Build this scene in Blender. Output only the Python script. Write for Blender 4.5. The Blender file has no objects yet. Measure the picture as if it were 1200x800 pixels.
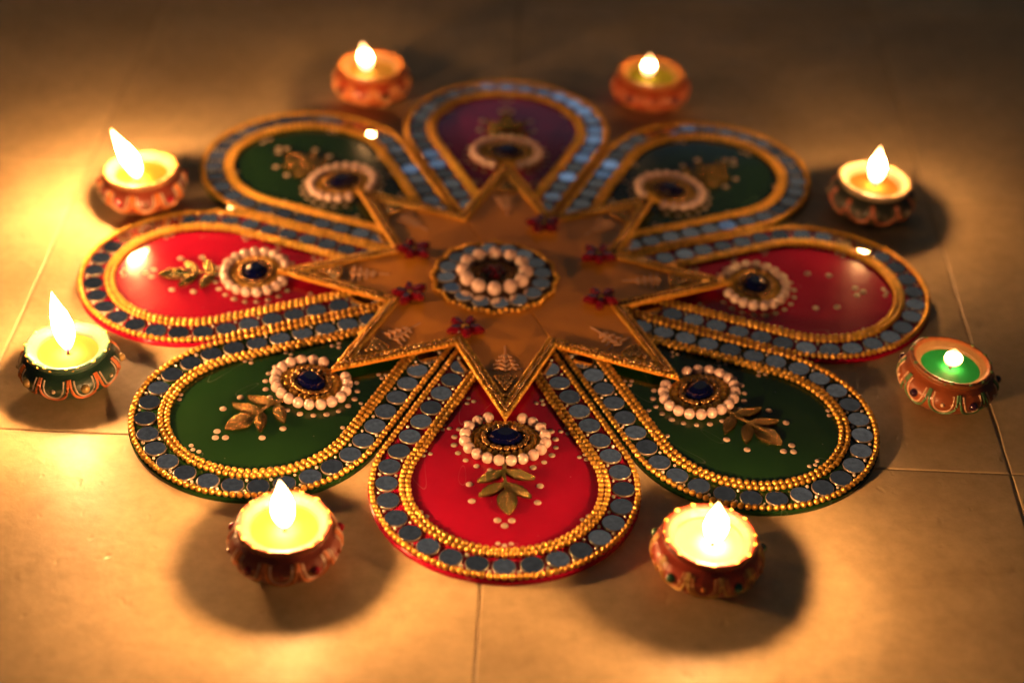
import bpy, math, random
from math import sin, cos, pi, radians, hypot, atan2
from mathutils import Matrix, Vector

random.seed(7)
U = 0.163            # metres in one layout unit (the ring of blue gems has radius 1 unit)
scene = bpy.context.scene
C = scene.collection

# ------------------------------------------------------------------ camera
cam_d = bpy.data.cameras.new('camera')
cam = bpy.data.objects.new('camera', cam_d); C.objects.link(cam)
Rm = Matrix.Rotation(-0.02293489, 3, 'Z') @ Matrix.Rotation(0.94041355, 3, 'X') @ Matrix.Rotation(0.03838872, 3, 'Z')
cam.matrix_world = Matrix.Translation(Vector((-0.0985211, -5.7878602, 3.9500)) * U) @ Rm.to_4x4()
cam_d.sensor_width = 36.0
cam_d.lens = 36.0 * 2041.765 / 1200.0
cam_d.clip_start = 0.02
cam_d.clip_end = 50
cam_d.dof.use_dof = True
cam_d.dof.focus_distance = 6.13 * U
cam_d.dof.aperture_fstop = 2.9
cam_d.dof.aperture_blades = 0
scene.camera = cam

# ------------------------------------------------------------------ dim room light
world = bpy.data.worlds.new('World'); scene.world = world; world.use_nodes = True
bg = world.node_tree.nodes['Background']
bg.inputs[0].default_value = (1.0, 0.95, 0.90, 1)
bg.inputs[1].default_value = 0.020

# cool evening window far behind the rangoli, mirrored in its back petals
wl = bpy.data.lights.new('window_light', 'AREA'); wl.shape = 'RECTANGLE'
wl.size = 1.06; wl.size_y = 0.17
wl.color = (0.30, 0.56, 1.0); wl.energy = 0.18
wo = bpy.data.objects.new('window_light', wl); C.objects.link(wo)
wo.location = (0.20, 2.95, 1.475)
wo.rotation_euler = (Vector((0.0, 0.1, 0)) - wo.location).to_track_quat('-Z', 'Y').to_euler()

# area lamp added in place of an unseen far wall, for front mirrors to reflect
fl_ = bpy.data.lights.new('mirror_fill_light', 'AREA'); fl_.shape = 'RECTANGLE'
fl_.size = 3.4; fl_.size_y = 2.3
fl_.color = (1.0, 0.91, 0.82); fl_.energy = 1.7
fo = bpy.data.objects.new('mirror_fill_light', fl_); C.objects.link(fo)
fo.location = (0.1, 3.05, 2.35)
fo.rotation_euler = (Vector((0.0, 0.0, 0)) - fo.location).to_track_quat('-Z', 'Y').to_euler()

# ------------------------------------------------------------------ exposure
vs = scene.view_settings
vs.view_transform = 'Standard'; vs.look = 'None'; vs.exposure = 0.0; vs.gamma = 1.0
vs.use_curve_mapping = False
scene.render.engine = 'CYCLES'
cy = scene.cycles
cy.use_denoising = True
cy.max_bounces = 8; cy.diffuse_bounces = 4; cy.glossy_bounces = 4
cy.transmission_bounces = 4; cy.transparent_max_bounces = 8
cy.sample_clamp_indirect = 6.0
cy.caustics_reflective = False; cy.caustics_refractive = False
cy.use_light_tree = True

# ------------------------------------------------------------------ materials
def nt_new(name):
    m = bpy.data.materials.new(name); m.use_nodes = True
    nt = m.node_tree
    return m, nt, nt.nodes['Principled BSDF']

def mat(name, col, rough=0.4, metal=0.0, coat=0.0, coat_rough=0.05, spec=0.5, var=0.0, island=0.0,
        bump=0.0, bscale=200.0, sss=0.0, sss_radius=(0.01, 0.004, 0.002), rvar=0.0, trans=0.0, grime=None):
    """Principled paint / metal / glass with mottling, per-piece shade and fine relief."""
    m, nt, b = nt_new(name)
    N, L = nt.nodes, nt.links
    b.inputs['Base Color'].default_value = (*col, 1)
    b.inputs['Roughness'].default_value = rough
    b.inputs['Metallic'].default_value = metal
    b.inputs['Specular IOR Level'].default_value = spec
    b.inputs['Coat Weight'].default_value = coat
    b.inputs['Coat Roughness'].default_value = coat_rough
    b.inputs['Transmission Weight'].default_value = trans
    if sss:
        b.inputs['Subsurface Weight'].default_value = sss
        b.inputs['Subsurface Radius'].default_value = sss_radius
        b.inputs['Subsurface Scale'].default_value = 1.0
    tc = N.new('ShaderNodeTexCoord')
    src = None
    if var or island:
        hsv = N.new('ShaderNodeHueSaturation'); hsv.inputs['Color'].default_value = (*col, 1)
        val = None
        if var:
            nz = N.new('ShaderNodeTexNoise'); nz.inputs['Scale'].default_value = bscale * 0.25
            nz.inputs['Detail'].default_value = 6
            L.new(tc.outputs['Object'], nz.inputs['Vector'])
            mr = N.new('ShaderNodeMapRange'); mr.inputs[1].default_value = .25; mr.inputs[2].default_value = .75
            mr.inputs[3].default_value = 1 - var; mr.inputs[4].default_value = 1 + var
            L.new(nz.outputs['Fac'], mr.inputs[0]); val = mr.outputs[0]
        if island:
            ge = N.new('ShaderNodeNewGeometry')
            m2 = N.new('ShaderNodeMapRange'); m2.inputs[3].default_value = 1 - island; m2.inputs[4].default_value = 1 + island
            L.new(ge.outputs['Random Per Island'], m2.inputs[0])
            if val:
                mu = N.new('ShaderNodeMath'); mu.operation = 'MULTIPLY'
                L.new(val, mu.inputs[0]); L.new(m2.outputs[0], mu.inputs[1]); val = mu.outputs[0]
            else: val = m2.outputs[0]
        L.new(val, hsv.inputs['Value'])
        src = hsv.outputs[0]
        L.new(src, b.inputs['Base Color'])
    if rvar:
        n3 = N.new('ShaderNodeTexNoise'); n3.inputs['Scale'].default_value = bscale * .12; n3.inputs['Detail'].default_value = 8
        L.new(tc.outputs['Object'], n3.inputs['Vector'])
        r3 = N.new('ShaderNodeMapRange'); r3.inputs[1].default_value = .3; r3.inputs[2].default_value = .7
        r3.inputs[3].default_value = max(0.02, rough - rvar); r3.inputs[4].default_value = rough + rvar
        L.new(n3.outputs['Fac'], r3.inputs[0]); L.new(r3.outputs[0], b.inputs['Roughness'])
    if bump:
        n2 = N.new('ShaderNodeTexNoise'); n2.inputs['Scale'].default_value = bscale; n2.inputs['Detail'].default_value = 4
        L.new(tc.outputs['Object'], n2.inputs['Vector'])
        bp = N.new('ShaderNodeBump'); bp.inputs['Strength'].default_value = bump; bp.inputs['Distance'].default_value = 0.001
        L.new(n2.outputs['Fac'], bp.inputs['Height']); L.new(bp.outputs[0], b.inputs['Normal'])
    return m

def lacquer(name, col):
    """Sprayed board under clear lacquer, with hairline scratches and dust."""
    m, nt, b = nt_new(name); N, L = nt.nodes, nt.links
    tc = N.new('ShaderNodeTexCoord')
    nz = N.new('ShaderNodeTexNoise'); nz.inputs['Scale'].default_value = 30; nz.inputs['Detail'].default_value = 8
    L.new(tc.outputs['Object'], nz.inputs['Vector'])
    hs = N.new('ShaderNodeHueSaturation'); hs.inputs['Color'].default_value = (*col, 1)
    mr = N.new('ShaderNodeMapRange'); mr.inputs[1].default_value = .3; mr.inputs[2].default_value = .7
    mr.inputs[3].default_value = .88; mr.inputs[4].default_value = 1.1
    L.new(nz.outputs['Fac'], mr.inputs[0]); L.new(mr.outputs[0], hs.inputs['Value'])
    # hairline scratches: thin iso-lines of stretched noise
    mp = N.new('ShaderNodeMapping'); mp.inputs['Scale'].default_value = (34, 9, 10); mp.inputs['Rotation'].default_value = (0, 0, .7)
    L.new(tc.outputs['Object'], mp.inputs['Vector'])
    sn = N.new('ShaderNodeTexNoise'); sn.inputs['Scale'].default_value = 1.6; sn.inputs['Detail'].default_value = 1
    L.new(mp.outputs[0], sn.inputs['Vector'])
    d = N.new('ShaderNodeMath'); d.operation = 'SUBTRACT'; d.inputs[1].default_value = .62; L.new(sn.outputs['Fac'], d.inputs[0])
    ab = N.new('ShaderNodeMath'); ab.operation = 'ABSOLUTE'; L.new(d.outputs[0], ab.inputs[0])
    ln = N.new('ShaderNodeMapRange'); ln.inputs[1].default_value = 0; ln.inputs[2].default_value = .0035
    ln.inputs[3].default_value = .13; ln.inputs[4].default_value = 0
    L.new(ab.outputs[0], ln.inputs[0])
    mx = N.new('ShaderNodeMix'); mx.data_type = 'RGBA'; mx.inputs[7].default_value = (.55, .5, .42, 1)
    L.new(ln.outputs[0], mx.inputs[0]); L.new(hs.outputs[0], mx.inputs[6])
    # dust specks
    vo = N.new('ShaderNodeTexVoronoi'); vo.inputs['Scale'].default_value = 160
    L.new(tc.outputs['Object'], vo.inputs['Vector'])
    ds = N.new('ShaderNodeMapRange'); ds.inputs[1].default_value = .05; ds.inputs[2].default_value = .11
    ds.inputs[3].default_value = .35; ds.inputs[4].default_value = 0
    L.new(vo.outputs['Distance'], ds.inputs[0])
    big = N.new('ShaderNodeTexNoise'); big.inputs['Scale'].default_value = 60; L.new(tc.outputs['Object'], big.inputs['Vector'])
    th = N.new('ShaderNodeMath'); th.operation = 'GREATER_THAN'; th.inputs[1].default_value = .62; L.new(big.outputs['Fac'], th.inputs[0])
    mu = N.new('ShaderNodeMath'); mu.operation = 'MULTIPLY'; L.new(ds.outputs[0], mu.inputs[0]); L.new(th.outputs[0], mu.inputs[1])
    mx2 = N.new('ShaderNodeMix'); mx2.data_type = 'RGBA'; mx2.inputs[7].default_value = (.5, .42, .33, 1)
    L.new(mu.outputs[0], mx2.inputs[0]); L.new(mx.outputs[2], mx2.inputs[6]); L.new(mx2.outputs[2], b.inputs['Base Color'])
    r = N.new('ShaderNodeMapRange'); r.inputs[1].default_value = .3; r.inputs[2].default_value = .7
    r.inputs[3].default_value = .17; r.inputs[4].default_value = .23
    L.new(nz.outputs['Fac'], r.inputs[0]); L.new(r.outputs[0], b.inputs['Roughness'])
    b.inputs['Specular IOR Level'].default_value = .06
    b.inputs['Coat Weight'].default_value = .42; b.inputs['Coat Roughness'].default_value = .045
    bp = N.new('ShaderNodeBump'); bp.inputs['Strength'].default_value = .10; bp.inputs['Distance'].default_value = .0006
    L.new(nz.outputs['Fac'], bp.inputs['Height']); L.new(bp.outputs[0], b.inputs['Normal'])
    return m

def stone(name):
    """Beige stone-look tile: cloudy colour, soft undulation, pits and a worn satin glaze."""
    m, nt, b = nt_new(name); N, L = nt.nodes, nt.links
    tc = N.new('ShaderNodeTexCoord')
    ge = N.new('ShaderNodeObjectInfo')
    ad = N.new('ShaderNodeVectorMath'); ad.operation = 'ADD'
    cb = N.new('ShaderNodeCombineXYZ'); mm = N.new('ShaderNodeMath'); mm.operation = 'MULTIPLY'; mm.inputs[1].default_value = 37.0
    L.new(ge.outputs['Random'], mm.inputs[0])
    for k in range(3): L.new(mm.outputs[0], cb.inputs[k])
    L.new(tc.outputs['Object'], ad.inputs[0]); L.new(cb.outputs[0], ad.inputs[1])
    P = ad.outputs[0]
    def noise(sc, det, rough=.5, dist=0):
        n = N.new('ShaderNodeTexNoise'); n.inputs['Scale'].default_value = sc; n.inputs['Detail'].default_value = det
        n.inputs['Roughness'].default_value = rough; n.inputs['Distortion'].default_value = dist
        L.new(P, n.inputs['Vector']); return n.outputs['Fac']
    a = noise(9, 8, .6, .6)
    cr = N.new('ShaderNodeValToRGB'); e = cr.color_ramp.elements
    e[0].position = .28; e[0].color = (.46, .35, .19, 1)
    e[1].position = .72; e[1].color = (.66, .52, .30, 1)
    L.new(a, cr.inputs[0])
    f = noise(120, 6, .65)
    fr = N.new('ShaderNodeMapRange'); fr.inputs[1].default_value = .3; fr.inputs[2].default_value = .7
    fr.inputs[3].default_value = .86; fr.inputs[4].default_value = 1.1; L.new(f, fr.inputs[0])
    hs = N.new('ShaderNodeHueSaturation'); L.new(cr.outputs[0], hs.inputs['Color']); L.new(fr.outputs[0], hs.inputs['Value'])
    # pits: a few stretched dimples
    mp = N.new('ShaderNodeMapping'); mp.inputs['Scale'].default_value = (1, .7, 1); L.new(P, mp.inputs['Vector'])
    wv = N.new('ShaderNodeTexNoise'); wv.inputs['Scale'].default_value = 95; wv.inputs['Detail'].default_value = 1.6; wv.inputs['Distortion'].default_value = .1
    L.new(mp.outputs[0], wv.inputs['Vector'])
    pit = N.new('ShaderNodeMapRange'); pit.interpolation_type = 'SMOOTHSTEP'
    pit.inputs[1].default_value = .17; pit.inputs[2].default_value = .34; pit.inputs[3].default_value = .35; pit.inputs[4].default_value = 1
    L.new(wv.outputs['Fac'], pit.inputs[0])
    und = noise(16, 3, .5, .4)
    s1 = N.new('ShaderNodeMath'); s1.operation = 'MULTIPLY_ADD'; s1.inputs[1].default_value = 1.0
    L.new(und, s1.inputs[0]); L.new(pit.outputs[0], s1.inputs[2])
    s2 = N.new('ShaderNodeMath'); s2.operation = 'MULTIPLY_ADD'; s2.inputs[1].default_value = .22
    L.new(f, s2.inputs[0]); L.new(s1.outputs[0], s2.inputs[2])
    s3 = N.new('ShaderNodeMath'); s3.operation = 'MULTIPLY_ADD'; s3.inputs[1].default_value = .75
    L.new(noise(58, 4, .55, .3), s3.inputs[0]); L.new(s2.outputs[0], s3.inputs[2])
    bp = N.new('ShaderNodeBump'); bp.inputs['Strength'].default_value = .6; bp.inputs['Distance'].default_value = .0012
    L.new(s3.outputs[0], bp.inputs['Height']); L.new(bp.outputs[0], b.inputs['Normal'])
    # dirt settled in the pits
    dk = N.new('ShaderNodeMix'); dk.data_type = 'RGBA'; dk.inputs[6].default_value = (.24, .17, .115, 1)
    L.new(pit.outputs[0], dk.inputs[0]); L.new(hs.outputs[0], dk.inputs[7])
    dkm = N.new('ShaderNodeMix'); dkm.data_type = 'RGBA'; dkm.inputs[0].default_value = .22
    L.new(hs.outputs[0], dkm.inputs[6]); L.new(dk.outputs[2], dkm.inputs[7])
    L.new(dkm.outputs[2], b.inputs['Base Color'])
    rr = N.new('ShaderNodeMapRange'); rr.inputs[1].default_value = .3; rr.inputs[2].default_value = .7
    rr.inputs[3].default_value = .38; rr.inputs[4].default_value = .52
    L.new(noise(26, 6), rr.inputs[0]); L.new(rr.outputs[0], b.inputs['Roughness'])
    b.inputs['Specular IOR Level'].default_value = .38
    return m

def flame_mat(name, strength):
    """Luminous flame: bluish and thin round the wick, full strength above."""
    m = bpy.data.materials.new(name); m.use_nodes = True
    nt = m.node_tree; N, L = nt.nodes, nt.links; N.clear()
    out = N.new('ShaderNodeOutputMaterial')
    tc = N.new('ShaderNodeTexCoord'); sp = N.new('ShaderNodeSeparateXYZ'); L.new(tc.outputs['Generated'], sp.inputs[0])
    cr = N.new('ShaderNodeValToRGB'); el = cr.color_ramp.elements
    el[0].position = 0.02; el[0].color = (.10, .10, .55, 1)
    el[1].position = .24; el[1].color = (1, .46, .155, 1)
    L.new(sp.outputs[2], cr.inputs[0])
    st = N.new('ShaderNodeValToRGB'); se = st.color_ramp.elements       # thin base, brightest body, fading tip
    se[0].position = .03; se[0].color = (.003, .003, .003, 1)
    se[1].position = .40; se[1].color = (.05, .05, .05, 1)
    for ps, vv in ((.50, 1.0), (.64, 1.0), (.72, .06), (1.0, .008)):
        q_ = se.new(ps); q_.color = (vv, vv, vv, 1)
    L.new(sp.outputs[2], st.inputs[0])
    ml = N.new('ShaderNodeMath'); ml.operation = 'MULTIPLY'; ml.inputs[1].default_value = strength * 14.0
    L.new(st.outputs[0], ml.inputs[0])
    em = N.new('ShaderNodeEmission'); L.new(cr.outputs[0], em.inputs[0]); L.new(ml.outputs[0], em.inputs[1])
    tr = N.new('ShaderNodeBsdfTransparent')
    mr = N.new('ShaderNodeMapRange'); mr.inputs[1].default_value = .02; mr.inputs[2].default_value = .26
    mr.inputs[3].default_value = .04; mr.inputs[4].default_value = 1
    L.new(sp.outputs[2], mr.inputs[0])
    mx = N.new('ShaderNodeMixShader'); L.new(mr.outputs[0], mx.inputs[0]); L.new(tr.outputs[0], mx.inputs[1]); L.new(em.outputs[0], mx.inputs[2])
    L.new(mx.outputs[0], out.inputs[0])
    return m

def mirror_mat():
    """Small glued mirror: every piece silvered and smudged a little differently."""
    m = mat('mirror_glass', (.80, .82, .84), .04, 1.0, rvar=.035, bscale=700)
    nt = m.node_tree; N, L = nt.nodes, nt.links; b = N['Principled BSDF']
    oi = N.new('ShaderNodeObjectInfo'); tc = N.new('ShaderNodeTexCoord')
    nz = N.new('ShaderNodeTexNoise'); nz.inputs['Scale'].default_value = 320; nz.inputs['Detail'].default_value = 5
    ad = N.new('ShaderNodeVectorMath'); ad.operation = 'ADD'
    L.new(tc.outputs['Object'], ad.inputs[0]); L.new(oi.outputs['Random'], ad.inputs[1]); L.new(ad.outputs[0], nz.inputs['Vector'])
    a = N.new('ShaderNodeMapRange'); a.inputs[3].default_value = .42; a.inputs[4].default_value = 1.08; L.new(oi.outputs['Random'], a.inputs[0])
    c = N.new('ShaderNodeMapRange'); c.inputs[1].default_value = .3; c.inputs[2].default_value = .7; c.inputs[3].default_value = .72; c.inputs[4].default_value = 1.05
    L.new(nz.outputs['Fac'], c.inputs[0])
    mu = N.new('ShaderNodeMath'); mu.operation = 'MULTIPLY'; L.new(a.outputs[0], mu.inputs[0]); L.new(c.outputs[0], mu.inputs[1])
    hs = N.new('ShaderNodeHueSaturation'); hs.inputs['Color'].default_value = (.84, .85, .85, 1); L.new(mu.outputs[0], hs.inputs['Value'])
    L.new(hs.outputs[0], b.inputs['Base Color'])
    return m

M = {
 'stone': stone('stone_tile'),
 'grout': mat('grout', (.40, .31, .19), .85, var=.2, bump=.5, bscale=900),
 'red': lacquer('red_lacquer', (.33, .004, .026)),
 'sheen_tinted_red': lacquer('sheen_tinted_red_lacquer', (.24, .006, .05)),  # red petal at the back, its bluish reflection mixed into the base colour
 'green': lacquer('green_lacquer', (.009, .036, .0075)),
 'gold': mat('gold_beads', (.74, .42, .075), .28, .8, island=.16, coat=.25),
 'gold_dark': mat('bronze_stones', (.40, .215, .065), .24, .8, island=.45, coat=.6),
 'mirror': mirror_mat(),
 'mirror_rim': mat('mirror_rim', (.36, .31, .26), .25, .6, coat=.5),
 'seed': mat('clear_seed_bead', (.78, .70, .60), .12, .55, coat=1.0),
 'pearl': mat('pearl', (.56, .40, .37), .22, 0, coat=1.0, coat_rough=.15, spec=.8, sss=.08, sss_radius=(.002, .001, .0008)),
 'dot': mat('cream_paint', (.42, .32, .26), .5),
 'sapphire': mat('dark_blue_jewel', (.001, .0015, .03), .06, 0, coat=.3, spec=.6),
 'ruby': mat('red_jewel', (.12, .001, .006), .07, 0, coat=1.0, spec=.9),
 'leaf': mat('antique_gold', (.24, .165, .065), .22, .95, bump=1.0, bscale=1500, var=.25),
 'fan': mat('pewter_leaf', (.30, .28, .20), .4, .8, bump=.5, bscale=1200),
 'star': mat('amber_satin', (.72, .29, .026), .36, 0, spec=.45, var=.10, bscale=160, bump=.08),
 'star_paint': mat('pale_paint', (.58, .33, .19), .6),
 'brown': mat('brown_felt', (.10, .042, .014), .7, bump=.6, bscale=2500, var=.3),
 'wick': mat('burnt_wick', (.03, .02, .025), .9),
}

# ------------------------------------------------------------------ mesh helpers (layout units; scaled to metres on build)
def ico(sub):
    import bmesh
    bm = bmesh.new(); bmesh.ops.create_icosphere(bm, subdivisions=sub, radius=1)
    v = [tuple(x.co) for x in bm.verts]; f = [tuple(y.index for y in x.verts) for x in bm.faces]; bm.free()
    return v, f
ICO2, ICO3 = ico(2), ico(3)

class MB:
    def __init__(s): s.v, s.f, s.m = [], [], []
    def add(s, v, f, mi=0):
        o = len(s.v); s.v += v; s.f += [tuple(i + o for i in q) for q in f]; s.m += [mi] * len(f)
    def bead(s, x, y, z, r, sz=1.0, tmpl=None, mi=0):
        v, f = tmpl or ICO2
        s.add([(x + a * r, y + b * r, z + c * r * sz) for a, b, c in v], f, mi)
    def prism(s, poly, z0, z1, bev=0.0, mi=0):
        """closed outline (counter-clockwise) raised from z0 to z1 with a small top bevel"""
        n = len(poly)
        rings = [(poly, z0), (poly, z1 - bev)]
        if bev: rings.append((inset(poly, bev), z1))
        v = [(x, y, z) for pl, z in rings for x, y in pl]
        f = []
        for k in range(len(rings) - 1):
            for i in range(n):
                j = (i + 1) % n
                f.append((k * n + i, k * n + j, (k + 1) * n + j, (k + 1) * n + i))
        f.append(tuple(range((len(rings) - 1) * n, len(rings) * n)))
        f.append(tuple(reversed(range(n))))
        s.add(v, f, mi)
    def lathe(s, prof, n=48, mi=0, warp=None, close=True):
        v = []
        for r, z in prof:
            for i in range(n):
                a = 2 * pi * i / n
                p = (r * cos(a), r * sin(a), z)
                v.append(warp(*p) if warp else p)
        f = []
        for k in range(len(prof) - 1):
            for i in range(n):
                j = (i + 1) % n
                f.append((k * n + i, k * n + j, (k + 1) * n + j, (k + 1) * n + i))
        if close:
            f.append(tuple(reversed(range(n))))
            if close != 'bottom': f.append(tuple(range((len(prof) - 1) * n, len(prof) * n)))
        s.add(v, f, mi)
    def tube(s, pts, r, n=6, mi=0, taper=None):
        P = [Vector(p) for p in pts]; v = []
        for k, p in enumerate(P):
            t = (P[min(k + 1, len(P) - 1)] - P[max(k - 1, 0)]).normalized()
            up = Vector((0, 0, 1)) if abs(t.z) < .9 else Vector((1, 0, 0))
            a = t.cross(up).normalized(); b = a.cross(t)
            rr = r * (taper[k] if taper else 1)
            for i in range(n):
                q = p + (a * cos(2 * pi * i / n) + b * sin(2 * pi * i / n)) * rr
                v.append(tuple(q))
        f = []
        for k in range(len(P) - 1):
            for i in range(n):
                j = (i + 1) % n
                f.append((k * n + i, (k + 1) * n + i, (k + 1) * n + j, k * n + j))
        f.append(tuple(range(n))); f.append(tuple(reversed(range((len(P) - 1) * n, len(P) * n))))
        s.add(v, f, mi)
    def mesh(s, name, mats, smooth=True):
        me = bpy.data.meshes.new(name)
        me.from_pydata([(a * U, b * U, c * U) for a, b, c in s.v], [], s.f)
        for mm in (mats if isinstance(mats, (list, tuple)) else [mats]): me.materials.append(mm)
        me.polygons.foreach_set('material_index', s.m)
        me.polygons.foreach_set('use_smooth', [smooth] * len(s.f))
        me.update()
        if smooth == 'sharp' or smooth is True:
            try: me.set_sharp_from_angle(angle=radians(50))
            except Exception: pass
        return me

def inset(poly, o):
    """offset a counter-clockwise outline inwards by o (mitred)"""
    n = len(poly); out = []
    for i in range(n):
        ax, ay = poly[i - 1]; bx, by = poly[i]; cx, cy_ = poly[(i + 1) % n]
        d1 = Vector((bx - ax, by - ay)).normalized(); d2 = Vector((cx - bx, cy_ - by)).normalized()
        n1 = Vector((-d1.y, d1.x)); n2 = Vector((-d2.y, d2.x))
        k = o / max(.15, 1 + n1.dot(n2))
        out.append((bx + (n1.x + n2.x) * k, by + (n1.y + n2.y) * k))
    return out

def resample(pts, step, closed=False):
    P = [Vector(p) for p in pts]
    if closed: P.append(P[0])
    L = [0]
    for a, b in zip(P, P[1:]): L.append(L[-1] + (b - a).length)
    n = max(1, round(L[-1] / step)); out = []; k = 0
    for i in range(n if closed else n + 1):
        d = L[-1] * i / n
        while k < len(L) - 2 and L[k + 1] < d: k += 1
        t = (d - L[k]) / max(1e-9, L[k + 1] - L[k])
        out.append(P[k].lerp(P[k + 1], t))
    return out

def put(name, me, parent=None, loc=(0, 0, 0), rot=(0, 0, 0), kind=None, scl=None):
    o = bpy.data.objects.new(name, me); C.objects.link(o)
    if parent: o.parent = parent
    o.location = [c * U for c in loc]; o.rotation_euler = rot
    if scl: o.scale = scl
    if kind: o['kind'] = kind
    return o

def thing(name, label, cat, loc=(0, 0, 0), rz=0.0, group=None):
    o = put(name, None, None, loc, (0, 0, rz))
    o.empty_display_size = .02
    o['label'] = label; o['category'] = cat
    if group: o['group'] = group
    return o

# ------------------------------------------------------------------ floor: stone tiles over grout
TH = radians(-1.9); PIT = 1.843; U0, V0 = -0.02, -1.035
gm = MB()
gm.prism([(-13, -9), (13, -9), (13, 17), (-13, 17)], -.16, -.0038)
floor = put('floor', gm.mesh('floor', M['grout'], False), kind='structure')
g = .0042
tm = MB()
hw = PIT / 2 - g
NSEG = 6
edge = []
for (x0, y0), (x1, y1) in (((-hw, -hw), (hw, -hw)), ((hw, -hw), (hw, hw)), ((hw, hw), (-hw, hw)), ((-hw, hw), (-hw, -hw))):
    for k in range(14):
        t = k / 14
        j = random.uniform(-.0022, .0022) if k else 0
        x, y = x0 + (x1 - x0) * t, y0 + (y1 - y0) * t
        edge.append((x + (j if x0 == x1 else 0), y + (j if y0 == y1 else 0)))
n_ = len(edge)
r1 = inset(edge, .0025); r2 = inset(edge, .007)
tm.add([(x, y, -.06) for x, y in edge] + [(x, y, -.0022) for x, y in edge] + [(x, y, -.0007) for x, y in r1] + [(x, y, 0) for x, y in r2],
       [(k * n_ + i, k * n_ + (i + 1) % n_, (k + 1) * n_ + (i + 1) % n_, (k + 1) * n_ + i) for k in range(3) for i in range(n_)] + [tuple(range(3 * n_, 4 * n_))])
tile_me = tm.mesh('tile', M['stone'], False)
for i in range(-6, 6):
    for j in range(-4, 8):
        u, v = U0 + PIT * (i + .5), V0 + PIT * (j + .5)
        x, y = u * cos(TH) - v * sin(TH), u * sin(TH) + v * cos(TH)
        put('tile', tile_me, floor, (x, y, 0), (0, 0, TH + pi / 2 * 0))

# ------------------------------------------------------------------ rangoli petals
D, R, AL = 1.235, .470, radians(22.5)
ZB = .018          # top of a petal board
def outline(o, rmin, seg=40, cut=.006):
    """open path along one petal, o inside its edge; petal axis is +y, the middle of the rangoli is the origin"""
    r = R - o
    nx, ny = cos(AL), -sin(AL)
    T = (r * nx, D + r * ny)
    side = []
    k = 0.0
    while True:
        x, y = T[0] - sin(AL) * k, T[1] - cos(AL) * k
        if x < cut or hypot(x, y) < rmin: break
        side.append((x, y)); k += .01
    side.reverse()
    arc = [(r * cos(a), D + r * sin(a)) for a in [-AL + (pi + 2 * AL) * i / seg for i in range(1, seg)]]
    return side + arc + [(-x, y) for x, y in reversed(side)]

def loc(p): return (p[0], p[1] - D)

bo = outline(0, .27, 56)
PB = [loc(p) for p in resample(bo, .03)]
board_me = {}
for c in ('red', 'sheen_tinted_red', 'green'):
    b = MB(); b.prism(PB, 0.0006, ZB, .005); board_me[c] = b.mesh('board', M[c], False)

def chain_mesh(offs, r, rmin, mt, step=None, zc=None, name='bead_chain'):
    b = MB()
    for q, o in enumerate(offs):
        pts = resample(outline(o, rmin), step or r * 2.14)
        for p in pts:
            x, y = loc(p)
            b.bead(x + random.uniform(-.0012, .0012), y + random.uniform(-.0012, .0012), ZB + r * .9 + random.uniform(0, .001), r * random.uniform(.95, 1.04))
    return b.mesh(name, mt)
outer_chain = [chain_mesh([.0120], .0114, .43, M['gold']) for _ in range(2)]
inner_chain = [chain_mesh([.1155, .1375], .0114, .43, M['gold']) for _ in range(2)]

# round mirrors in the border band
mm = MB()
mm.lathe([(.0395, 0), (.0400, .004), (.0392, .0068), (.0378, .0076)], 28, 1)
mm.add([(.0378 * cos(2 * pi * i / 28), .0378 * sin(2 * pi * i / 28), .0077) for i in range(28)], [tuple(range(28))], 0)
mirror_me = mm.mesh('mirror', [M['mirror'], M['mirror_rim']])
mpts = [loc(p) for p in resample(outline(.0625, .50), .0905)]
sd = MB()
for a, b_ in zip(mpts, mpts[1:]):
    mx_, my_ = (a[0] + b_[0]) / 2, (a[1] + b_[1]) / 2
    t = Vector((b_[0] - a[0], b_[1] - a[1])).normalized()
    for s_ in (-1, 1):
        if random.random() < .62:
            k = .029 * s_
            sd.bead(mx_ - t.y * k, my_ + t.x * k, ZB + .007, random.uniform(.0048, .0078))
seed_me = sd.mesh('seed_beads', M['seed'])

# gem, rows of stones, pearls
GY = 1.0 - D
def gem_mesh():
    b = MB(); v = []; f = []
    lv = [(1.0, 0.0), (1.0, .35), (.80, .72), (.48, 1.0)]
    n = 12
    for k, (s_, h) in enumerate(lv):
        for i in range(n):
            a = 2 * pi * (i + (.5 if k == 2 else 0)) / n
            v.append((.061 * s_ * cos(a), .046 * s_ * sin(a), h * .040))
    for k in range(3):
        for i in range(n): f.append((k * n + i, k * n + (i + 1) % n, (k + 1) * n + (i + 1) % n, (k + 1) * n + i))
    f.append(tuple(range(3 * n, 4 * n)))
    b.add(v, f); return b.mesh('gem', M['sapphire'], False)
gem_me = gem_mesh()
st = MB()
for a_, b_, r_, n_st, z_, mi in ((.077, .061, .0125, 19, .021, 1), (.1005, .0835, .0125, 26, .013, 0), (.119, .101, .0085, 44, .008, 0)):
    for i in range(n_st):
        t = 2 * pi * (i + random.uniform(-.1, .1)) / n_st
        st.bead(a_ * cos(t), b_ * sin(t), z_, r_ * random.uniform(.92, 1.08), 1.0, None, mi)
st.lathe([(.112, 0), (.106, .008), (.07, .014)], 32, 1, lambda x, y, z: (x, y * .84, z))
stones_me = st.mesh('stone_setting', [M['gold'], M['gold_dark']])
pb = MB(); pb.bead(0, 0, .0202, .0209, 1, ICO3); pearl_me = pb.mesh('pearl', M['pearl'])

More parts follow.
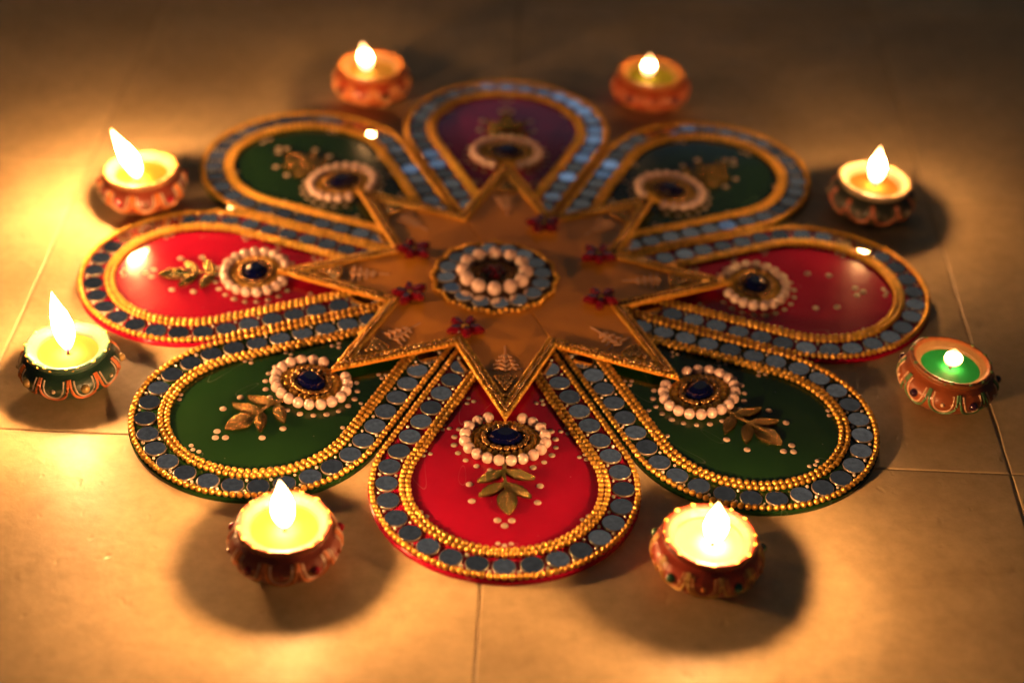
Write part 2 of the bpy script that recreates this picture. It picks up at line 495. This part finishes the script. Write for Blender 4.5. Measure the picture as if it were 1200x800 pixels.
# twenty evenly strung pearls, counted from the star's tip
_el = [(.1445 * sin(2 * pi * i / 2000), -.1235 * cos(2 * pi * i / 2000)) for i in range(2000)]
_len = sum(hypot(p[0] - q[0], p[1] - q[1]) for p, q in zip(_el, _el[1:] + _el[:1]))
PEARLS = [tuple(p) for p in resample(_el, _len / 40, True)][1::2]
assert len(PEARLS) == 20

# leaf sprig
def leaf_mesh(ln, wd):
    b = MB(); v = []; f = []; n = 19; m_ = 11
    for i in range(n):
        t = i / (n - 1)
        w = wd / 2 * (sin(pi * t ** .85) ** .8 if 0 < t < 1 else .04)
        for j in range(m_):
            s_ = -1 + 2 * j / (m_ - 1)
            z = .011 * (1 - s_ * s_) + .004 * sin(pi * t)
            z += .0035 * (abs(s_) < .12) - .0030 * (.12 < abs(s_) < .35)                 # midrib and the groove beside it
            z += .0022 * sin(t * 30 - abs(s_) * 7) * (abs(s_) > .3) + .0028 * (abs(s_) > .9)   # side veins, raised rim
            v.append((w * s_, ln * t, z))
    for i in range(n - 1):
        for j in range(m_ - 1):
            f.append((i * m_ + j, i * m_ + j + 1, (i + 1) * m_ + j + 1, (i + 1) * m_ + j))
    b.add(v, f)
    o = len(b.v)   # skirt to the board
    rim = [i * m_ for i in range(n)] + [i * m_ + m_ - 1 for i in reversed(range(n))]
    b.v += [(v[i][0], v[i][1], -.004) for i in rim]
    for k in range(len(rim)):
        j = (k + 1) % len(rim); b.f.append((rim[j], rim[k], o + k, o + j)); b.m.append(0)
    return b.mesh('leaf', M['leaf'])
leaf_small, leaf_big = leaf_mesh(.112, .046), leaf_mesh(.125, .072)
sb = MB()
sb.tube([(0, -.06, .006), (.004, 0, .01), (-.003, .06, .01), (0, .13, .008)], .007, 6, 0, [1.2, 1, 1, .7])
sb.bead(.012, .055, .012, .010)
stem_me = sb.mesh('stem', M['leaf'])
LEAVES = [(leaf_small, (0, 1.165), (.105, 1.218)), (leaf_small, (0, 1.165), (-.105, 1.215)),
          (leaf_small, (0, 1.232), (.095, 1.298)), (leaf_small, (0, 1.232), (-.09, 1.30)), (leaf_big, (0, 1.262), (0, 1.39))]

def dot(b, x, y, r): b.bead(x, y - D, ZB + .0006, r, .38)
dm = MB()
for i in range(22):
    t = 2 * pi * (i + .5) / 22
    if abs(t - 3 * pi / 2) < .55: continue
    dot(dm, .182 * cos(t), 1 + .160 * sin(t), random.uniform(.0095, .0125))
for sx in (-1, 1):
    for x, y in ((.262, 1.075), (.262, 1.40), (.115, .77), (.20, .93)):
        for dx, dy in ((0, 0), (.024, .010), (.020, -.018)): dot(dm, sx * (x + dx), y + dy + random.uniform(-.003, .003), .0088)
    dot(dm, sx * .122, 1.232, .013); dot(dm, sx * .112, 1.318, .013)
    dot(dm, sx * .024, 1.412, .013)
dot(dm, 0, 1.438, .013)
for x in (-.022, 0, .022): dot(dm, x, 1.535 - abs(x) * .4, .009)
dots_me = dm.mesh('painted_dots', M['dot'])

PETALS = [
 (-90, 'red', 'bright red teardrop rangoli petal nearest the camera, pearl-ringed gem and leaf sprig', True, (0, -.008)),
 (-45, 'green', 'dark green teardrop rangoli petal behind the front lamp with yellow loops', True, (.008, -.006)),
 (0, 'red', 'red teardrop rangoli petal without leaf sprig, only painted dots beyond its gem', False, (0, -.004)),
 (45, 'green', 'dark green rangoli petal at the back beside the farthest red petal, towards the black lamp', True, (.004, .004)),
 (90, 'sheen_tinted_red', 'red rangoli petal farthest back, coloured purplish for its bluish reflection, between the two dark green ones', True, (0, .004)),
 (135, 'green', 'dark green rangoli petal at the back beside the leaning flame and red petal', True, (-.002, .002)),
 (180, 'red', 'orange-lit red rangoli petal with gold leaf sprig, beside the dark green lamp', True, (0, 0)),
 (-135, 'green', 'dark green rangoli petal with gold leaf sprig, directly behind the front red-brown lamp', True, (-.006, -.004)),
]
for ang, colr, label, sprig, (ox, oy) in PETALS:
    a = radians(ang)
    p = thing('rangoli_petal', label, 'rangoli petal', (D * cos(a) + ox, D * sin(a) + oy, 0), a - pi / 2, 'petals laid round the rangoli star')
    put('board', board_me[colr], p)
    k = random.randrange(2)
    put('outer_bead_chain', outer_chain[k], p, kind='stuff')
    put('inner_bead_chain', inner_chain[1 - k], p, kind='stuff')
    put('seed_beads', seed_me, p, kind='stuff')
    put('painted_dots', dots_me, p, kind='stuff')
    for x, y in mpts:
        put('mirror', mirror_me, p, (x + random.uniform(-.002, .002), y + random.uniform(-.002, .002), ZB + .0012),
            (radians(random.gauss(0, 1.3)), radians(random.gauss(0, 1.3)), random.uniform(0, 6)))
    put('gem', gem_me, p, (0, GY, ZB + .012))
    put('stone_setting', stones_me, p, (0, GY, ZB + .0005), kind='stuff')
    for i, (px, py) in enumerate(PEARLS):
        if i in (0, 19): continue          # where the star's tip lies
        put('pearl', pearl_me, p, (px + random.uniform(-.001, .001), GY + py, ZB), (0, 0, random.random() * 6))
    if sprig:
        s_ = put('leaf_sprig', stem_me, p, (0, 1.19 - D, ZB + .002), (0, 0, random.uniform(-.06, .06)))
        for me, (x0, y0), (x1, y1) in LEAVES:
            put('leaf', me, s_, (x0, y0 - 1.19, .003), (0, 0, atan2(y1 - y0, x1 - x0) - pi / 2 + random.uniform(-.08, .08)))

# ------------------------------------------------------------------ rangoli star over the petals' inner ends
ZS0, ZS1 = .0430, .0500
TIP, NOT = .915, .500
star = thing('rangoli_star', 'amber eight-pointed rangoli star with beaded edges and mirrored pearl medallion', 'rangoli star', (0, -.012, 0))
poly = []
for k in range(8):
    for rr, da in ((TIP, 0), (NOT, 22.5)):
        a = radians(-90 + 45 * k + da); poly.append((rr * cos(a), rr * sin(a)))
# notch at -67.5 deg is index 1, notch at 112.5 deg is index 9: the two halves meet along that line
for half in (poly[1:10], poly[9:] + poly[:2]):
    n = len(half)
    h2 = inset(half, .0016)
    b = MB(); b.prism(h2, ZS0, ZS1, .002); put('board_half', b.mesh('board_half', M['star'], False), star)
# joint strip below the seam so that the halves hold together
b = MB(); a = radians(-67.5); dx, dy = cos(a), sin(a)
b.prism([(-dy * .03 + dx * .44, dx * .03 + dy * .44), (-dy * .03 - dx * .44, dx * .03 - dy * .44), (dy * .03 - dx * .44, -dx * .03 - dy * .44), (dy * .03 + dx * .44, -dx * .03 + dy * .44)], .0385, .0426)
put('joint_strip', b.mesh('joint_strip', M['star']), star)
for o, r, mt, zc, nm in ((.0055, .0080, 'gold', .006, 'outer_bead_chain'), (.0225, .0088, 'gold_dark', .009, 'stone_chain'), (.0390, .0078, 'gold', .006, 'inner_bead_chain')):
    b = MB()
    ip = inset(poly, o)
    for i in range(16):
        seg = resample([ip[i], ip[(i + 1) % 16]], r * 2.15)
        for q in seg[:-1]:
            b.bead(q.x + random.uniform(-.001, .001), q.y + random.uniform(-.001, .001), ZS1 + zc + random.uniform(-.001, .001), r * random.uniform(.93, 1.05))
    put(nm, b.mesh(nm, M[mt]), star, kind='stuff')
# stones filling the tips, fan leaf and painted plant on each point
tipb = MB()
for i in range(7):
    w = i * .0085
    for j in range(i + 1):
        x = (j - i / 2) * .0175
        if abs(x) > w: continue
        tipb.bead(x, .775 - i * .019 + random.uniform(-.003, .003), ZS1 + .006, .0085 * random.uniform(.9, 1.1))
tipb.v = [v for v in tipb.v]
tip_me = tipb.mesh('tip_stones', M['gold_dark'])
fm = MB()
for k in range(5):
    a = (k - 2) * .42
    v = []; f = []
    for i in range(6):
        t = i / 5; w = .0105 * sin(pi * min(.97, t * .9 + .06))
        for s_ in (-1, 0, 1):
            x, y = w * s_, .060 * t
            v.append((x * cos(a) + y * sin(a), -(-x * sin(a) + y * cos(a)), .003 + (.007 if s_ == 0 else 0)))
    for i in range(5):
        for j in range(2): f.append((i * 3 + j, (i + 1) * 3 + j, (i + 1) * 3 + j + 1, i * 3 + j + 1))
    fm.add(v, f)
fan_me = fm.mesh('fan_leaf', M['fan'])
pm = MB()
pm.tube([(0, -.10, .0005), (0, .06, .0005)], .0032, 5)
for i in range(4):
    y = -.03 + i * .026; w = .018 + i * .010
    pts = []
    for t in [x / 6 for x in range(-6, 7)]:
        pts.append((t * w, y - .012 * abs(t) ** 1.2 + .008 * cos(t * 7), .0008))
    pm.tube(pts, .0052, 5, 0, [.6] + [1] * 11 + [.6])
    pm.bead(w * 1.15, y - .004, .001, .006, .5); pm.bead(-w * 1.15, y - .004, .001, .006, .5)
paint_me = pm.mesh('painted_plant', M['star_paint'])
for k in range(8):
    a = radians(-90 + 45 * k)
    rz = a - pi / 2
    put('tip_stones', tip_me, star, (0, 0, 0), (0, 0, rz), kind='stuff')
    put('fan_leaf', fan_me, star, (.712 * cos(a), .712 * sin(a), ZS1), (0, 0, rz))
    put('painted_plant', paint_me, star, (.565 * cos(a), .565 * sin(a), ZS1), (0, 0, rz + random.uniform(-.05, .05)))
# ruby flowers at the notches, none where the seam runs
jm = MB()
v = []; f = []
for k, (s_, h) in enumerate(((1, 0), (1, .010), (.55, .022))):
    for i in range(8):
        t = 2 * pi * i / 8
        v.append((.0175 * s_ * sin(t), .033 + .031 * s_ * cos(t) * (1 if k else 1), h))
for k in range(2):
    for i in range(8): f.append((k * 8 + (i + 1) % 8, k * 8 + i, (k + 1) * 8 + i, (k + 1) * 8 + (i + 1) % 8))
f.append(tuple(reversed(range(16, 24))))
jm.add(v, f); jewel_me = jm.mesh('jewel', M['ruby'], False)
cb = MB(); cb.bead(0, 0, .012, .014); core_me = cb.mesh('flower_centre', M['gold'])
for k in range(8):
    dg = -67.5 + 45 * k
    if k in (0, 4): continue
    a = radians(dg)
    fl = put('jewel_flower', core_me, star, (.405 * cos(a), .405 * sin(a), ZS1), (0, 0, a + random.uniform(-.5, .5)), scl=(1.22, 1.22, 1.3))
    for j in range(5):
        put('jewel', jewel_me, fl, (0, 0, .001), (radians(random.uniform(4, 16)), 0, 2 * pi * j / 5 + random.uniform(-.08, .08)))
# medallion
md = (-.046, -.008)
b = MB(); b.lathe([(.245, 0), (.243, .007), (.238, .009)], 64); base_me = b.mesh('medallion', M['brown'])
med = put('medallion', base_me, star, (md[0], md[1], ZS1 + .0004))
b = MB()
for i in range(64):
    t = 2 * pi * i / 64; rr = .245 + .007 * cos(16 * t)
    b.bead(rr * cos(t), rr * sin(t), .011, .0098 * random.uniform(.9, 1.1))
put('scalloped_bead_rim', b.mesh('scalloped_bead_rim', M['gold']), med, kind='stuff')
for i in range(16):
    t = 2 * pi * (i + .3) / 16
    tilt = (radians(random.gauss(0, .8)), radians(random.gauss(0, .8)), 0)
    if i in (9, 10): tilt = (radians(-3.2), 0, 0)           # two loose mirrors lean back to the window
    put('mirror', mirror_me, med, (.192 * cos(t), .192 * sin(t), .0095), tilt, scl=(.92, .92, 1))
for i in range(12):
    t = 2 * pi * i / 12
    put('pearl', pearl_me, med, (.124 * cos(t), .124 * sin(t), .007), (0, 0, random.random() * 6), scl=(1.42, 1.42, 1.42))
b = MB()
for i in range(26):
    t = 2 * pi * i / 26; b.bead(.082 * cos(t), .082 * sin(t), .016, .0098 * random.uniform(.9, 1.1), 1, None, 0)
for i in range(18):
    t = 2 * pi * i / 18; b.bead(.062 * cos(t), .062 * sin(t), .021, .0098 * random.uniform(.9, 1.1), 1, None, 0)
b.lathe([(.08, .008), (.07, .016), (.04, .022)], 32, 0)
put('stone_setting', b.mesh('stone_setting', M['gold_dark']), med, kind='stuff')
b = MB()
b.bead(0, 0, .034, .019)
for i in range(6):
    t = 2 * pi * i / 6; b.bead(.032 * cos(t), .032 * sin(t), .029, .0165)
put('red_bead_cluster', b.mesh('red_bead_cluster', M['ruby'], False), med, kind='stuff')

# ------------------------------------------------------------------ clay lamps
OUT = [(.098, 0), (.112, .004), (.140, .022), (.168, .046), (.1825, .074), (.1800, .098), (.166, .119), (.150, .130), (.1435, .136)]
LIP = [(.1435, .136), (.149, .143), (.1535, .152), (.1525, .161), (.147, .1655), (.140, .1650), (.130, .158), (.119, .149), (.112, .143), (.109, .130), (.105, .112)]
def smooth_prof(p, n=4):
    o = []
    for i in range(len(p) - 1):
        p0, p1, p2, p3 = p[max(0, i - 1)], p[i], p[i + 1], p[min(len(p) - 1, i + 2)]
        for k in range(n):
            t = k / n
            o.append(tuple(.5 * (2 * p1[c] + (p2[c] - p0[c]) * t + (2 * p0[c] - 5 * p1[c] + 4 * p2[c] - p3[c]) * t * t + (3 * p1[c] - p0[c] - 3 * p2[c] + p3[c]) * t ** 3) for c in (0, 1)))
    o.append(p[-1]); return o
OUTS, LIPS = smooth_prof(OUT), smooth_prof(LIP)
def surf_r(z):
    for (r0, z0), (r1, z1) in zip(OUTS, OUTS[1:]):
        if z0 <= z <= z1: return r0 + (r1 - r0) * (z - z0) / max(1e-6, z1 - z0)
    return OUTS[-1][0]

FL_T = [(0, .16), (.05, .34), (.12, .58), (.21, .84), (.31, .98), (.39, 1.0), (.49, .94), (.60, .80), (.71, .61), (.81, .42), (.89, .26), (.95, .14), (1.0, .03)]
def lamp(label, x, y, spin, body, loop, line, studA, studB, rim, lipcol, dab, wax, fl_h, fl_w, fl_lean, fl_power, wick_at, tilt=(0, 0), nloop=10):
    t = thing('clay_lamp', label, 'oil lamp', (x, y, 0), spin, 'clay lamps standing round the rangoli')
    seed = random.random() * 10
    ca, sa = cos(-spin), sin(-spin)
    tx, ty = tilt[0] * ca - tilt[1] * sa, tilt[0] * sa + tilt[1] * ca
    def warp(px, py, pz):
        h = min(1.0, pz / .15)
        w = 1 + .008 * sin(3 * atan2(py, px) + seed) * h
        return (px * w, py * w, pz + (tx * px + ty * py) * h * h)
    mbody = mat('lamp_paint', body, .36, 0, coat=.35, coat_rough=.2, var=.25, bscale=260, bump=.5, rvar=.1)
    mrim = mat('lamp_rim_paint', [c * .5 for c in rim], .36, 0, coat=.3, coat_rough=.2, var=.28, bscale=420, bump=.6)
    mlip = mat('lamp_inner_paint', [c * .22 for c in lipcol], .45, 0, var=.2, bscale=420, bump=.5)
    mloop = mat('loop_paint', loop, .42, var=.22, bscale=500)
    mline = mat('line_paint', line, .45, var=.15, bscale=500)
    ma = mat('stud_a', studA, .16, .3 if studA[0] > .4 else 0, coat=1)
    mb_ = mat('stud_b', studB, .2, 0, coat=.8)
    mdab = mat('rim_dab', dab, .38, var=.2, bscale=600, coat=.3)
    mwax = mat('wax', wax, .5, 0, sss=.3, sss_radius=(.008, .005, .003), spec=.08, bump=.15, bscale=120)
    b = MB(); b.lathe(OUTS, 64, 0, warp, 'bottom'); put('pot', b.mesh('pot', mbody), t)
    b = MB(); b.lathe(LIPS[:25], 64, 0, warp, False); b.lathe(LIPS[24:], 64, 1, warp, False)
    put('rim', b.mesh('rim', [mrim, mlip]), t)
    b = MB()
    nd = 15
    for i in range(nd):
        a = 2 * pi * (i + random.uniform(-.25, .25)) / nd
        rr = random.uniform(.0055, .0095)
        q = warp(.1475 * cos(a), .1475 * sin(a), .164)
        b.bead(q[0], q[1], q[2], rr, .45)
        if random.random() < .6:
            q = warp(.152 * cos(a + .15), .152 * sin(a + .15), .156); b.bead(*q, rr * .7, .7)
    put('rim_dabs', b.mesh('rim_dabs', mdab), t, kind='stuff')
    # painted loops with studs round the belly
    w = pi / nloop
    for i in range(nloop):
        a0 = 2 * pi * i / nloop
        big = i % 2 == 0
        def arc(ws, zt, zb, lift):
            pts = []
            for k in range(17):
                ph = pi * k / 16
                aa = a0 - ws * cos(ph) * (1 + .03 * sin(seed + i * 2.1))
                z = zt - (zt - zb) * sin(ph) ** .88
                r = surf_r(z) + lift
                pts.append(warp(r * cos(aa), r * sin(aa), z))
            return pts
        b = MB(); b.tube(arc(w * .93, .124, .042, .0004), .0052, 7); sc_ = put('painted_loop', b.mesh('painted_loop', mloop), t)
        b = MB(); b.tube(arc(w * .66, .121, .056, .0004), .0034, 6); put('inner_line', b.mesh('inner_line', mline), sc_)
        r = surf_r(.088); q = warp(r * cos(a0), r * sin(a0), .088)
        b = MB(); b.bead(0, 0, 0, .0165 if big else .0085, 1, ICO3 if big else ICO2)
        put('stud', b.mesh('stud', ma if big else mb_), t, q)
    # wax, wick, flame
    wz = .1290
    wx, wy = wick_at
    wx, wy = wx * ca - wy * sa, wx * sa + wy * ca
    b = MB()
    nr = 10; v = [warp(0, 0, wz)]; f = []
    n = 48
    for k in range(1, nr + 1):
        for i in range(n):
            a = 2 * pi * i / n; r = .1115 * k / nr
            px, py = r * cos(a), r * sin(a)
            d = hypot(px - wx, py - wy)
            z = wz - .003 * math.exp(-(d / .04) ** 2) + .004 * (k / nr) ** 6
            v.append(warp(px, py, z))
    f += [(0, 1 + i, 1 + (i + 1) % n) for i in range(n)]
    for k in range(nr - 1):
        for i in range(n):
            j = (i + 1) % n; f.append((1 + k * n + i, 1 + (k + 1) * n + i, 1 + (k + 1) * n + j, 1 + k * n + j))
    b.add(v, f); put('wax', b.mesh('wax', mwax), t)
    q0 = warp(wx, wy, wz - .004)
    b = MB(); b.tube([q0, (q0[0] + .001, q0[1], q0[2] + .012), (q0[0] + .004, q0[1] - .002, q0[2] + .024), (q0[0] + .010, q0[1] - .003, q0[2] + .032)], .0062, 7, 0, [1.2, 1, .9, .8])
    put('wick', b.mesh('wick', M['wick']), t)
    b = MB()
    lx, ly = fl_lean[0] * ca - fl_lean[1] * sa, fl_lean[0] * sa + fl_lean[1] * ca
    prof = []
    for tt, rr in smooth_prof(FL_T, 2): prof.append((max(.001, rr * fl_w / 2), tt * fl_h))
    def bend(px, py, pz):
        k = pz / fl_h
        return (px + lx * k ** 1.5 + .004 * sin(k * 5 + seed) * k, py + ly * k ** 1.5, pz)
    b.lathe(prof, 16, 0, bend)
    put('flame', b.mesh('flame', flame_mat('flame', fl_power)), t, (q0[0] + .002, q0[1], q0[2] + .015))
    return t

Y_W = (.22, .14, .028); CREAM = (.78, .62, .45)
lamp('dark green clay lamp with orange loops, gold studs and a tall flame', -1.595, -.690, .2, (.018, .052, .036), (.62, .17, .05), (.50, .42, .33), (.62, .42, .14), (.55, .45, .30),
     (.07, .19, .14), (.48, .50, .36), (.85, .55, .10), Y_W, .262, .076, (-.025, 0), 125, (.0, -.005))
lamp('red lamp with orange loops and a tall flame leaning to one side', -1.543, .570, .55, (.26, .055, .030), (.80, .26, .05), (.66, .56, .42), (.42, .015, .03), (.06, .07, .03),
     (.70, .36, .16), (.80, .62, .42), (.85, .50, .10), (.17, .11, .014), .235, .072, (-.085, 0), 140, (-.01, -.05), (.03, 0))
lamp('orange lamp with yellow loops, dark green studs and small egg-shaped flame, behind the farthest red petal', -.638, 1.565, .1, (.42, .065, .022), (.66, .24, .05), (.78, .46, .20), (.02, .05, .03), (.04, .06, .04),
     (.72, .24, .06), (.82, .50, .22), (.90, .55, .12), Y_W, .150, .064, (-.012, .0), 23, (-.025, -.02), (0, 0))
lamp('plain-looking orange lamp with yellow-green wax and low round flame', .680, 1.580, .3, (.36, .060, .018), (.42, .10, .03), (.58, .22, .07), (.08, .02, .05), (.40, .15, .05),
     (.70, .25, .05), (.84, .50, .14), (.80, .40, .08), (.14, .15, .012), .120, .060, (.0, .0), 12, (-.02, -.01), (-.03, 0))
lamp('nearly black lamp with dusty coral loops and pale rim', 1.575, .640, .45, (.022, .028, .022), (.50, .16, .09), (.10, .08, .06), (.20, .17, .14), (.16, .13, .11),
     (.66, .52, .36), (.80, .62, .40), (.85, .58, .20), (.16, .075, .012), .185, .070, (.0, 0), 55, (.0, .0), (-.06, 0))
lamp('terracotta lamp with green loops, purple studs, green wax and a tiny flame', 1.640, -.650, .0, (.27, .068, .020), (.085, .19, .075), (.72, .45, .28), (.035, .008, .030), (.72, .50, .32),
     (.42, .14, .045), (.74, .42, .16), (.12, .22, .08), (.010, .20, .05), .078, .066, (.006, 0), 15, (.0, .0), (-.10, 0))
lamp('red-brown lamp with yellow wax and orange loops in front of a green petal', -.712, -1.610, .35, (.24, .050, .030), (.72, .24, .09), (.80, .56, .38), (.34, .012, .024), (.30, .05, .03),
     (.36, .09, .05), (.62, .40, .20), (.80, .42, .08), Y_W, .200, .074, (-.010, 0), 130, (.0, -.005))
lamp('red lamp with yellow loops and green studs in front of a green petal', .658, -1.625, .15, (.40, .060, .030), (.80, .52, .16), (.74, .36, .12), (.03, .14, .07), (.60, .20, .04),
     (.34, .04, .02), (.62, .40, .16), (.80, .45, .08), (.40, .30, .10), .170, .076, (.004, 0), 138, (.01, -.01), (-.04, 0))
